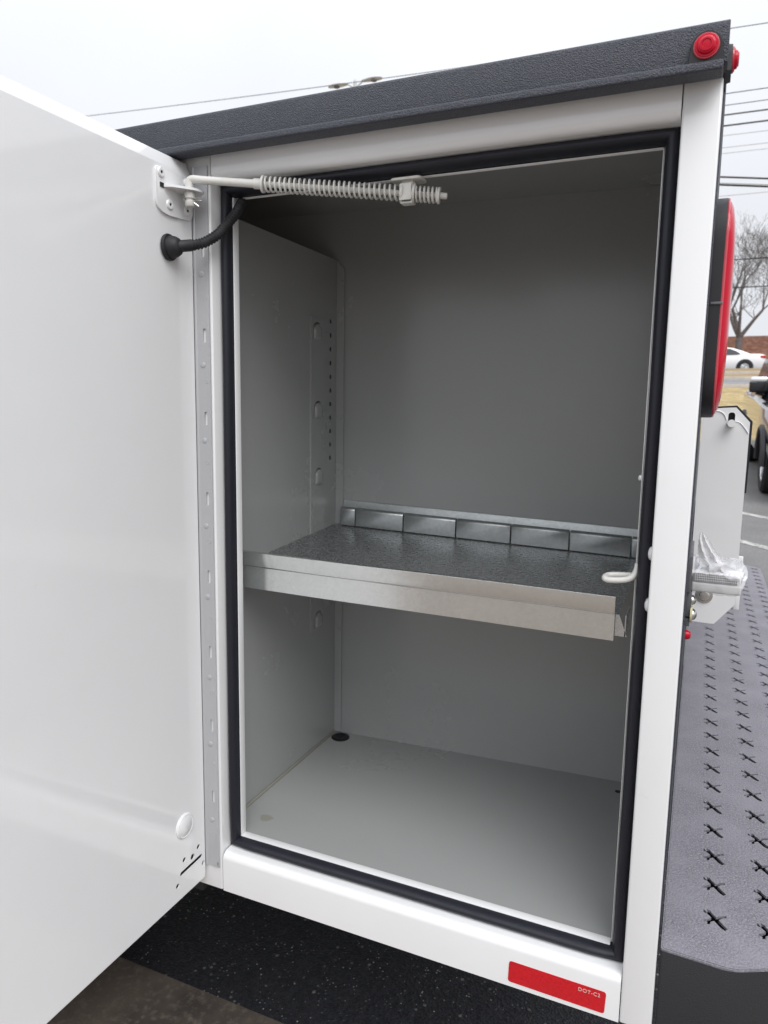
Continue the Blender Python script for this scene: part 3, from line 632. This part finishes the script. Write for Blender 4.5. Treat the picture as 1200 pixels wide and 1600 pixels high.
# rear bumper with wrench-shaped cut-outs ------------------------------------------------------------------
def wrench(cx, cy):
    s = .001; P = [(-12.0, 12.6), (-9.6, 8.8), (-8.0, 9.8), (-8.8, 13.6), (-5.2, 12.6), (-3.6, 9.0), (0.8, 3.8), (8.0, 8.6), (11.4, 10.4), (12.2, 7.2), (7.6, 4.2), (3.6, 0.0),
         (9.6, -8.2), (12.8, -11.4), (9.8, -15.4), (5.4, -12.4), (-1.2, -3.6), (-5.0, -6.6), (-5.4, -10.4), (-8.6, -12.4), (-8.2, -8.8), (-10.0, -7.8), (-12.4, -9.6), (-11.8, -5.4), (-8.6, -3.6), (-4.2, 0.8), (-8.0, 5.4), (-12.6, 7.6)]
    return [(cx + a * s * 1.0, cy + b * s * 1.06) for a, b in P]
BZ = .1000
bo = rounded([(.0032, .0055), (.0730, .0030), (.2150, .0750), (.2410, .1050), (.2410, 2.2450), (.2150, 2.2750), (.0730, 2.3450), (.0032, 2.3430)], [.003, .012, .012, .012, .012, .012, .012, .003], 4)
wh = [wrench(cx, .0805 + .0648 * i) for ci, cx in enumerate((.0578, .1136, .1695, .2180)) for i in range(35) if not (ci == 0 and .37 < 0) and .075 + (ci == 3) * .07 < .0805 + .0648 * i < 2.27 - (ci == 3) * .05]
bm = holed(bo, wh, 2, BZ - .003, BZ); bump = obj('rear_bumper', bm, M['coat'], T, 30)
bm = B()
lo = [bm.verts.new((a, b, BZ - .150)) for a, b in bo]; hi = [bm.verts.new((a, b, BZ - .0022)) for a, b in bo]
hi0 = [bm.verts.new((a + (.0016 if a < .1 else -.0016), b + (.0016 if b < 1 else -.0016), BZ + .0003)) for a, b in bo]
for i in range(len(bo)):
    j = (i + 1) % len(bo); bm.faces.new((lo[i], lo[j], hi[j], hi[i])); bm.faces.new((hi[i], hi[j], hi0[j], hi0[i]))
bm.faces.new(lo[::-1]); obj('bumper_skirt', bm, M['skirt'], bump, 50)
# the rest of the body -----------------------------------------------------------------
bm = B(); box(bm, -2.60, -.641, 0, .02, .40, .9745, .002); box(bm, -1.00, -.641, 0.0, .0195, .0, .399, .002); box(bm, -2.60, -1.86, 0, .0195, 0, .399, .002); obj('front_side_panel', bm, M['white'], T)
for x0, x1, z0, z1 in ((-1.84, -1.02, .46, .95), (-2.56, -1.90, .03, .95)):
    bm = B(); box(bm, x0, x1, -.022, -.002, z0, z1, .005, 3); d = obj('compartment_door', bm, M['white'], T)
    bm = B(); box(bm, x1 - .14, x1 - .04, -.028, -.022, .60, .72, .004); obj('paddle_latch', bm, M['black'], d)
bm = B(); box(bm, -2.60, -.60, .0, .42, -.012, .0, .001); box(bm, -.60, -.02, .0375, .42, -.0025, .058); box(bm, -2.60, -2.598, .0, .42, 0, .97); obj('floor_pan', bm, M['chassis'], T)
bm = B(); box(bm, -2.60, -.0015, .4235, .4255, .0, .97); obj('inner_side_wall', bm, M['white'], T)
bm = B(); box(bm, -2.60, -.002, .430, 1.925, .330, .365, .002); obj('bed_floor', bm, M['liner'], T)
bm = B(); box(bm, -2.60, -.002, 1.927, 2.345, 0, .9745, .003); obj('far_side_box', bm, M['white'], T)
bm = B(); box(bm, -2.62, .002, 1.90, 2.37, .9755, 1.0112, .003, 3); obj('far_top_rail', bm, M['liner'], T)
bm = B(); box(bm, -2.60, -2.57, .430, 1.925, .366, 1.0, .002); obj('bulkhead', bm, M['white'], T)
bm = B()
for y in (.72, 1.52): box(bm, -6.1, -.05, y, y + .08, -.02, .22, .004)
for x in (-.3, -1.35, -2.4, -4.4): box(bm, x - .05, x + .05, .72, 1.6, -.0, .12, .004)
box(bm, -.004, .0015, .431, 2.33, -.05, .33); tube(bm, [(-1.38, .15, -.22), (-1.38, 2.2, -.22)], .06, 12)
lathe(bm, [(.05, -.2), (.19, -.1), (.19, .1), (.05, .2)], (-1.38, 1.17, -.22), (1, 0, 0), 16)
tube(bm, [(-3.5, .55, -.2), (-.8, .55, -.12), (-.45, .45, -.12)], .045, 10); box(bm, -.55, -.08, .60, 1.70, -.22, -.02, .02)
obj('chassis', bm, M['chassis'], T)
def wheel(parent, c, r, wd, side, spokes=8, tyre_part=True):
    """side: direction of the outer face along y (local)"""
    bm = B(); c = Vector(c); a = Vector((0, side, 0)); h = wd / 2
    lathe(bm, [(r * .62, -h), (r * .9, -h), (r * .985, -h * .8), (r, -h * .4), (r, h * .4), (r * .985, h * .8), (r * .9, h), (r * .62, h * .96), (r * .60, h * .6), (r * .60, -h * .6)], c, a, 36)
    wo = obj('wheel', bm, M['tyre'], parent)
    bm = B(); lathe(bm, [(r * .61, h * .55), (r * .63, h * .92), (r * .59, h * .92), (r * .55, h * .5), (r * .2, h * .45), (r * .19, h * .75), (0, h * .78)], c, a, 32)
    for k in range(spokes):
        an = 2 * math.pi * k / spokes; u = Vector((math.cos(an), 0, math.sin(an)))
        tube(bm, [c + a * h * .72 + u * r * .12, c + a * h * .68 + u * r * .57], r * .05, 6)
    obj('rim', bm, M['rim'], wo); return wo
for (y, sd_) in ((.20, -1), (.50, -1), (1.84, 1), (2.14, 1)): wheel(T, (-1.38, y, -.22), .41, .25, sd_)
for (y, sd_) in ((.24, -1), (2.10, 1)): wheel(T, (-5.1, y, -.22), .41, .25, sd_)
def loft(bm, st, n_mid=None):
    """st: list of rings (same length) of points"""
    rows = [[bm.verts.new(p) for p in r] for r in st]; k = len(rows[0])
    for a, b in zip(rows, rows[1:]):
        for j in range(k): bm.faces.new((a[j], a[(j + 1) % k], b[(j + 1) % k], b[j]))
    bm.faces.new(rows[0][::-1]); bm.faces.new(rows[-1]); return bm
def section(x, yc, hw, z0, zb, zt, hr, cr=.06):
    """car cross-section: sill z0, belt zb, roof zt, half widths hw and hr"""
    L_ = [(-hw * .90, z0), (-hw * .97, z0 + .08), (-hw, z0 + (zb - z0) * .55), (-hw * .975, zb - .03), (-hw * .95, zb)]
    if zt > zb + .06: L_ += [(-hr - (hw * .95 - hr) * .15, zt - .10 * (zt - zb) - .05), (-hr * .94, zt - .012), (-hr * .6, zt)]
    else: L_ += [(-hw * .90, zb + (zt - zb) * .5), (-hw * .8, zt - .004), (-hw * .5, zt)]
    full = L_ + [(-a, b) for a, b in L_[::-1]]
    return [Vector((x, yc + a, b)) for a, b in full]
bm = B(); Z0 = -.25
loft(bm, [section(x, 1.17, hw, Z0, zb, zt, hr) for x, hw, zb, zt, hr in ((-2.68, .98, .62, 1.24, .80), (-2.74, 1.0, .62, 1.30, .82), (-3.4, 1.0, .62, 1.33, .84), (-4.0, 1.0, .62, 1.28, .80), (-4.45, 1.0, .60, .68, .8), (-5.3, .99, .56, .62, .8), (-5.85, .93, .50, .54, .7), (-5.95, .86, .30, .36, .7))])
cab = obj('cab', bm, M['white'], T, 30)
bm = B()
for s in (-1, 1):
    q = [(-2.85, .66), (-3.30, .66), (-3.30, 1.20), (-2.85, 1.20)]
    for x0, x1 in ((-2.84, -3.32), (-3.38, -4.10)):
        xs1 = x1 + .22 if x1 < -4 else x1
        bm = B(); v = [bm.verts.new((x, 1.17 + s * w_, z)) for x, w_, z in ((x0, .962, .66), (x1, .962, .66), (xs1, .872, 1.19), (x0, .872, 1.19))]
        bm.faces.new(v); obj('window', bm, M['glass'], cab)
for y in (.42, 1.92):
    bm = B(); box(bm, -5.965, -5.90, y - .16, y + .16, .22, .42, .03, 3); obj('headlight', bm, M['lamp_clear'], cab)
# ------------------------------------------------------------------ crumpled film over the plate lamp
def film():
    bm = B(); nu, nv = 70, 60; g = []
    for i in range(nu + 1):
        u = i / nu; row = []
        for j in range(nv + 1):
            v = j / nv * 2 * math.pi
            x = .0055 + .0530 * u + .004 * u * math.sin(v)
            ry, rz = .052, .0155
            y = .1430 + ry * math.copysign(abs(math.cos(v)) ** .45, math.cos(v)); z = .4870 + rz * math.copysign(abs(math.sin(v)) ** .5, math.sin(v))
            if u > .93: y = .143 + (y - .143) * .8; z = .487 + (z - .487) * .55
            d = noise.noise((x * 120, y * 70, z * 130)); e = noise.noise((x * 300, y * 200, z * 300 + 5))
            row.append(bm.verts.new((x + .0012 * d, y + .0016 * d - .001, z + .0022 * d + .0012 * e)))
        g.append(row)
    for i in range(nu):
        for j in range(nv): bm.faces.new((g[i][j], g[i + 1][j], g[i + 1][(j + 1) % nv] if False else g[i + 1][j + 1], g[i][j + 1]))
    for f in bm.faces:
        if f.calc_center_median().z > .4975 or f.calc_center_median().x > .0555: f.material_index = 1
    nf = len(bm.faces)
    # twisted flap standing up from the wrap
    spine = bez([(.030, .100, .499), (.0245, .0985, .510), (.0215, .0975, .520), (.0175, .0975, .531), (.0135, .0985, .541)], 14); m = len(spine); rows = []
    for i, p in enumerate(spine):
        t = i / (m - 1); wd = .0110 * (1 - t) + .0055 * math.sin(t * 3.1) + .0034; row = []
        for k in range(25):
            a = -1 + 2 * k / 24; fold = .0042 * math.sin(a * 7 + t * 5) + .0025 * noise.noise((a * 3, t * 6, 2))
            row.append(bm.verts.new((p.x + a * wd * (1.0 - .3 * t) + .0012 * noise.noise((a * 4, t * 9, 7)), p.y + fold, p.z + a * wd * -.35 + .001 * noise.noise((t * 9, a * 4, 1)))))
        rows.append(row)
    for A, C in zip(rows, rows[1:]):
        for k in range(24): bm.faces.new((A[k], A[k + 1], C[k + 1], C[k]))
    # slack skirt towards the tip
    s2 = [[(.022 + .0045 * i + .001 * noise.noise((i, j, 1)), .096 + .004 * math.sin(i * 1.3 + j) , .5165 - .0012 * i * (1 + .15 * i) - (.5165 - .5000 - .0008 * i) * (j / 5) + .0008 * noise.noise((i * .7, j * .7, 4))) for j in [q / 3 for q in range(16)]] for i in [q / 3 for q in range(22)]]
    R2 = [[bm.verts.new(p) for p in r] for r in s2]
    for A, C in zip(R2, R2[1:]):
        for k in range(15): bm.faces.new((A[k], A[k + 1], C[k + 1], C[k]))
    bm.faces.ensure_lookup_table()
    for f in bm.faces[nf:]: f.material_index = 1
    return bm
o = obj('plastic_film', film(), [M['film'], M['film_fold']], None, 70, org=(.03, .143, .48)); tag(o, 'crumpled clear plastic film wrapped over the small lamp behind the truck', 'plastic film')

# ------------------------------------------------------------------ parked pickup
def pickup():
    y0 = 8.95; yc = 12.0; zg = gz(10.0)
    P = empty('pickup_truck', (1.72, yc, gz(yc)), 'dark grey parked pickup with large side mirror in the parking lot', 'pickup truck')
    # modelled along local +x = towards the camera, then turned; keep simple: build with y as length
    sl_ = (gz(13.55) - gz(10.05)) / 3.5
    def tf(p):   # length along x -> world
        return Vector((1.74 + p.y + .018 * (p.x) , yc - p.x, p.z + zg + (yc - p.x - 10.05) * sl_))
    def ob(name, bm, m, par, smooth=35):
        for v in bm.verts: v.co = tf(v.co)
        return obj(name, bm, m, par, smooth)
    bm = B()
    loft(bm, [section(x, 0, hw, .38, zb, zt, hr) for x, hw, zb, zt, hr in ((-2.85, .99, 1.16, 1.22, .8), (-2.8, 1.03, 1.18, 1.24, .8), (-1.25, 1.06, 1.18, 1.24, .8), (-1.2, 1.06, 1.18, 1.84, .76), (-.4, 1.06, 1.17, 1.92, .78), (.35, 1.06, 1.16, 1.84, .76), (1.0, 1.06, 1.14, 1.22, .8), (2.2, 1.05, 1.10, 1.16, .8), (2.75, .94, 1.02, 1.06, .7), (2.92, .84, .86, .90, .6))])
    ob('body', bm, M['car_grey'], P); body = P.children[0]
    for s in (-1, 1):
        for x0, x1, xt0, xt1 in ((-1.12, -.30, -1.05, -.30), (-.22, .86, -.22, .36)):
            bm = B(); v = [bm.verts.new((x, s * w_, z)) for x, w_, z in ((x0, 1.005, 1.20), (x1, 1.005, 1.20), (xt1, .845, 1.76), (xt0, .845, 1.76))]; bm.faces.new(v); ob('window', bm, M['glass'], P, 0)
        bm = B(); box(bm, .50, .62, s * 1.03 - .125, s * 1.03 + .125, 1.27, 1.44, .03, 3); tube(bm, [(.56, s * .95, 1.24), (.56, s * 1.06, 1.27)], .03, 8); mir = ob('mirror', bm, M['black'], P)
        bm = B(); box(bm, .515, .625, s * 1.03 - .118, s * 1.03 + .118, 1.405, 1.50, .03, 3); ob('mirror_cap', bm, M['chrome'], mir)
        bm = B(); box(bm, 2.62, 2.86, s * .72 - .16, s * .72 + .16, .82, 1.0, .03, 3); ob('headlight', bm, M['lamp_clear'], P)
        for xw in (1.95, -1.62):
            bm = B(); R_ = .47
            pts = [(xw + R_ * math.cos(a), s * 1.055, .40 + R_ * math.sin(a)) for a in [math.pi * k / 16 for k in range(17)]]; tube(bm, pts, .035, 6); ob('wheel_arch', bm, M['black'], P)
            bm = B(); lathe(bm, [(.25, -.13), (.36, -.13), (.395, -.10), (.40, -.05), (.40, .05), (.395, .10), (.36, .13), (.25, .12), (.24, .05), (.24, -.05)], (xw, s * .90, .40), (0, s, 0), 32); wo = ob('wheel', bm, M['tyre'], P)
            bm = B(); lathe(bm, [(.25, .06), (.26, .115), (.24, .115), (.22, .05), (.08, .04), (.075, .09), (0, .095)], (xw, s * .90, .40), (0, s, 0), 28)
            for k in range(6):
                an = k * math.pi / 3; tube(bm, [(xw + .05 * math.cos(an), s * .985, .40 + .05 * math.sin(an)), (xw + .235 * math.cos(an), s * .985, .40 + .235 * math.sin(an))], .025, 6)
            ob('rim', bm, M['rim'], wo)
    bm = B(); box(bm, 2.80, 2.95, -.55, .55, .62, .98, .02); ob('grille', bm, M['black'], P)
    bm = B(); box(bm, 2.70, 3.02, -.95, .95, .36, .58, .04, 3); ob('front_bumper', bm, M['chrome'], P)
    return P
pickup()
# ------------------------------------------------------------------ white sedan on the far road
def sedan():
    xr = 2.76; zg = gz(42.9); yc = 42.95
    S = empty('sedan', (xr - 2.45, yc, zg), 'white sedan driving on the far road past a leafy bank', 'car')
    st = []
    # x measured forward from the rear bumper; car drives to -x
    for d, hw, z0, zb, zt, hr in ((0.0, .70, .42, .74, .80, .5), (.06, .82, .30, .93, .97, .6), (.30, .88, .26, .99, 1.03, .6), (.75, .91, .22, .98, 1.06, .62), (1.15, .92, .20, .97, 1.22, .62), (1.60, .92, .20, .96, 1.36, .64), (2.1, .92, .20, .95, 1.43, .66), (2.7, .92, .20, .94, 1.42, .66), (3.2, .92, .20, .93, 1.22, .64), (3.62, .91, .20, .92, .98, .6), (4.3, .89, .22, .82, .87, .6), (4.7, .82, .26, .66, .71, .5), (4.86, .70, .34, .52, .58, .4)):
        st.append([Vector((xr - p.x, p.y, p.z + zg)) for p in section(d, yc, hw, z0, zb, zt, hr)])
    bm = B(); loft(bm, st); body = obj('body', bm, M['car_white'], S, 40)
    for s in (-1, 1):
        bm = B(); y = yc + s
        def wpt(d, z, w_): return (xr - d, yc + s * w_, z + zg)
        for poly in (((1.18, 1.00, .893), (1.98, .985, .893), (1.98, 1.32, .735), (1.72, 1.30, .745), (1.40, 1.16, .81)), ((2.04, .985, .893), (3.20, .965, .893), (2.78, 1.30, .74), (2.04, 1.335, .73))):
            bm = B(); v = [bm.verts.new(wpt(d, z, w_ + .012)) for d, z, w_ in poly]; bm.faces.new(v); obj('window', bm, M['glass'], S, 0)
        bm = B(); box(bm, xr - .32, xr - .03, y - s * .20 - .06, y - s * .20 + .06, .80 + zg, .93 + zg, .02, 2); obj('tail_lamp', bm, M['tail_red'], S)
        for d in (.98, 3.86):
            bm = B(); c = Vector((xr - d, yc + s * .90, .34 + zg)); lathe(bm, [(.41, -.02), (.41, .02), (.33, .022), (.33, -.02)], c, (0, s, 0), 32); obj('wheel_arch', bm, M['black'], S)
            wheel(S, (xr - d, yc + s * .84, .335 + zg), .335, .22, s, 10)
sedan()
# ------------------------------------------------------------------ bare trees
def tree(loc, h, seed, label, m, r0=.22, lean=0.0, spread=.66, depth=7, group='bare trees on the far bank', forks=None):
    R_ = random.Random(seed); loc = Vector(loc)
    t = empty('bare_tree', loc, label, 'tree', group); bt, bc_ = B(), B()
    def grow(p, d, ln, r, lev):
        n = 3 if lev < 3 else 2; pts = [p]; rs = [r]; q = p; dd = d.copy()
        for i in range(n):
            dd = (dd + Vector((R_.uniform(-1, 1), R_.uniform(-1, 1), R_.uniform(-.4, .8))) * .16).normalized(); q = q + dd * ln / n; pts.append(q); rs.append(max(r * (1 - .42 * (i + 1) / n), .006))
        tube(bt if lev < 2 else bc_, pts, rs, 8 if lev < 2 else (5 if lev < 4 else 3), caps=False)
        if lev >= depth: return
        nb = R_.choice((2, 3)) if lev < 3 else R_.choice((2, 2, 3))
        for k in range(nb):
            ax = Vector((R_.uniform(-1, 1), R_.uniform(-1, 1), R_.uniform(-.3, .3))).normalized()
            nd = (dd + ax * spread * R_.uniform(.6, 1.2) + Vector((0, 0, .13))).normalized()
            grow(q, nd, ln * R_.uniform(.62, .86), rs[-1] * R_.uniform(.62, .85), lev + 1)
        for k in range(2 if lev < 3 else (1 if lev < 5 else 0)):   # side shoot
            ax = Vector((R_.uniform(-1, 1), R_.uniform(-1, 1), .2)).normalized(); grow(pts[n // 2 + (n > 2)], (dd * .5 + ax).normalized(), ln * .5, rs[-1] * .45, lev + 2)
    tube(bt, [loc + Vector((0, 0, -.5)), loc + Vector((lean * .3, 0, h * .06)), loc + Vector((lean, 0, h * .14))], [r0 * 1.35, r0 * 1.02, r0 * .95], 10, caps=False)
    top = loc + Vector((lean, 0, h * .14))
    for k in range(4):
        an = k * math.pi / 2 + R_.uniform(-.5, .5); grow(top, Vector((math.cos(an) * .55, math.sin(an) * .45, 1.0)).normalized(), h * .25, r0 * R_.uniform(.5, .68), 1)
    obj('trunk', bt, m, t, 60); obj('crown', bc_, m, t, 0)
    return t
tb = px(1154, 541, 1, 50.0)
tree((tb.x, 50.0, gz(50.0) - .05), 8.0, 11, 'bare dark tree with thick low fork behind the white sedan', M['bark'], .21, group=None)
tree((5.0, 52.0, gz(52.0) - .05), 7.6, 5, 'slender bare tree on the leafy bank right of the forked one', M['bark'], .14, group=None)
tree((-2.8, 52.5, gz(52.5) - .05), 7.4, 23, 'slender bare tree on the leafy bank left of the forked one', M['bark'], .15, group=None)
tree((9.5, 55.0, gz(55.0) - .05), 7.6, 31, 'bare tree at the top of the leafy bank', M['bark'], .16, group=None)
tree((-23.6, 24.0, gz(24.0) - .05), 9.7, 3, 'haze-pale bare tree whose top twigs show above the truck rail', M['bark_hazed'], .16, group=None)
# ------------------------------------------------------------------ power line, street light
PX = (-29.0, 16.0)
for i, xx in enumerate(PX):
    g0 = gz(20.0); t = empty('utility_pole', (xx, 20.0, g0), ('tall wooden utility pole beyond the pickup at the lot edge', 'tall wooden utility pole past the front of the truck')[1 - i], 'utility pole')
    bm = B(); tube(bm, [(xx, 20, g0 - .6), (xx, 20, 11.6)], [.17, .12], 14); obj('pole', bm, M['wood'], t)
    for z in (8.45, 7.72):
        bm = B(); box(bm, xx - .05, xx + .05, 18.9, 21.1, z - .13, z - .02, .01); obj('crossarm', bm, M['wood'], t)
def wire(pts, r, m, label, group='overhead wires'):
    bm = B(); tube(bm, pts, r, 6); c = Vector(pts[0]); o = obj('overhead_wire', bm, m, None, 60, org=c); tag(o, label, 'wire', group)
def sagline(zl, zm, zr, y, y2=None):
    P = []
    for i in range(41):
        t = i / 40; x = PX[0] + (PX[1] - PX[0]) * t; a = (0 - PX[0]) / (PX[1] - PX[0])
        # quadratic through (0,zl),(a,zm),(1,zr)
        z = zl * ((t - a) * (t - 1)) / (a) + zm * (t * (t - 1)) / (a * (a - 1)) + zr * (t * (t - a)) / (1 - a)
        P.append((x, y + ((y2 or y) - y) * t, z))
    return P
wire(sagline(11.25, 9.93, 9.70, 20.0), .011, M['wire_grey'], 'topmost thin grey wire, high above all the others')
for k, (z, r, m_, lb) in enumerate(((8.451, .010, 'wire', 'thin dark wire, highest of the close band beside the corner post'), (8.180, .009, 'wire', 'thin dark wire, second of the close band beside the corner post'),
        (7.957, .017, 'wire', 'thick black wire, third of the close band beside the corner post'), (7.705, .019, 'wire', 'thick black wire, lowest of the close band beside the corner post'),
        (7.476, .008, 'wire_pale', 'faint pale wire just under the close dark band'), (7.193, .008, 'wire_pale', 'faint pale wire, upper of a close pair'), (7.06, .007, 'wire_pale', 'faint pale wire, lower of a close pair'), (6.05, .008, 'wire_pale', 'faint pale wire beside the top of the tail light'))):
    wire(sagline(z + .5, z, z + .12, 20.0), r, M[m_], lb)
for k, (ya, yb_, r, m_, lb) in enumerate(((276.5, 279, .022, 'wire', 'heavy black cable, upper of the slanting pair'), (286, 288.5, .010, 'wire_pale', 'pale messenger strand between the heavy black cables'), (288.8, 291.5, .024, 'wire', 'heavy black cable, lower of the slanting pair'))):
    a = px(1127, ya, 1, 20.0); d_ = None
    lo_, hi_ = 18.0, 30.0
    for _ in range(40):
        m2 = (lo_ + hi_) / 2; b = px(1200, yb_, 1, m2)
        if b.z < a.z: lo_ = m2
        else: hi_ = m2
    dv = (b - a).normalized(); wire([a + dv * s for s in (-16, -8, 0, 8, 16)], r, M[m_], lb)
for k, (yy, lb) in enumerate(((404, 'dark wire crossing the upper branches of the bare trees'), (448, 'dark wire crossing the middle branches of the bare trees'))):
    z = px(1180, yy, 1, 44.0).z; wire([(x, 44.0, z + .0008 * (x - 1) ** 2) for x in range(-40, 41, 4)], .03, M['wire'], lb)
g0 = gz(20.6); t = empty('street_light', (-10.49, 20.6, g0), 'grey twin-arm street light peeking above the black top rail', 'street light')
bm = B(); tube(bm, [(-10.49, 20.6, g0 - .3), (-10.49, 20.6, 10.50)], [.10, .06], 14); lathe(bm, [(.05, 0), (.05, .08), (.03, .12), (0, .13)], (-10.49, 20.6, 10.50), (0, 0, 1), 14); obj('pole', bm, M['lamp_grey'], t)
for s in (-1, 1):
    bm = B(); tube(bm, [(-10.49, 20.6, 10.36), (-10.49 + s * .25, 20.6, 10.52)], .025, 8); obj('arm', bm, M['lamp_grey'], t)
    bm = B(); c = Vector((-10.49 + s * .57, 20.6, 10.53)); st = []
    for u, hw, hh in ((-.34, .05, .03), (-.28, .08, .05), (-.06, .14, .085), (.14, .14, .08), (.28, .10, .05), (.34, .04, .02)):
        st.append([c + Vector((s * u, hw * math.cos(a), (hh if math.sin(a) > 0 else .03) * math.sin(a))) for a in [k * math.pi / 6 for k in range(12)]])
    loft(bm, st); hd = obj('lamp_head', bm, M['lamp_grey'], t)
    bm = B(); lathe(bm, [(.10, 0), (.09, .03), (0, .035)], c + Vector((s * .06, 0, -.025)), (0, 0, -1), 14); obj('lamp_lens', bm, M['grey_plastic'], hd)
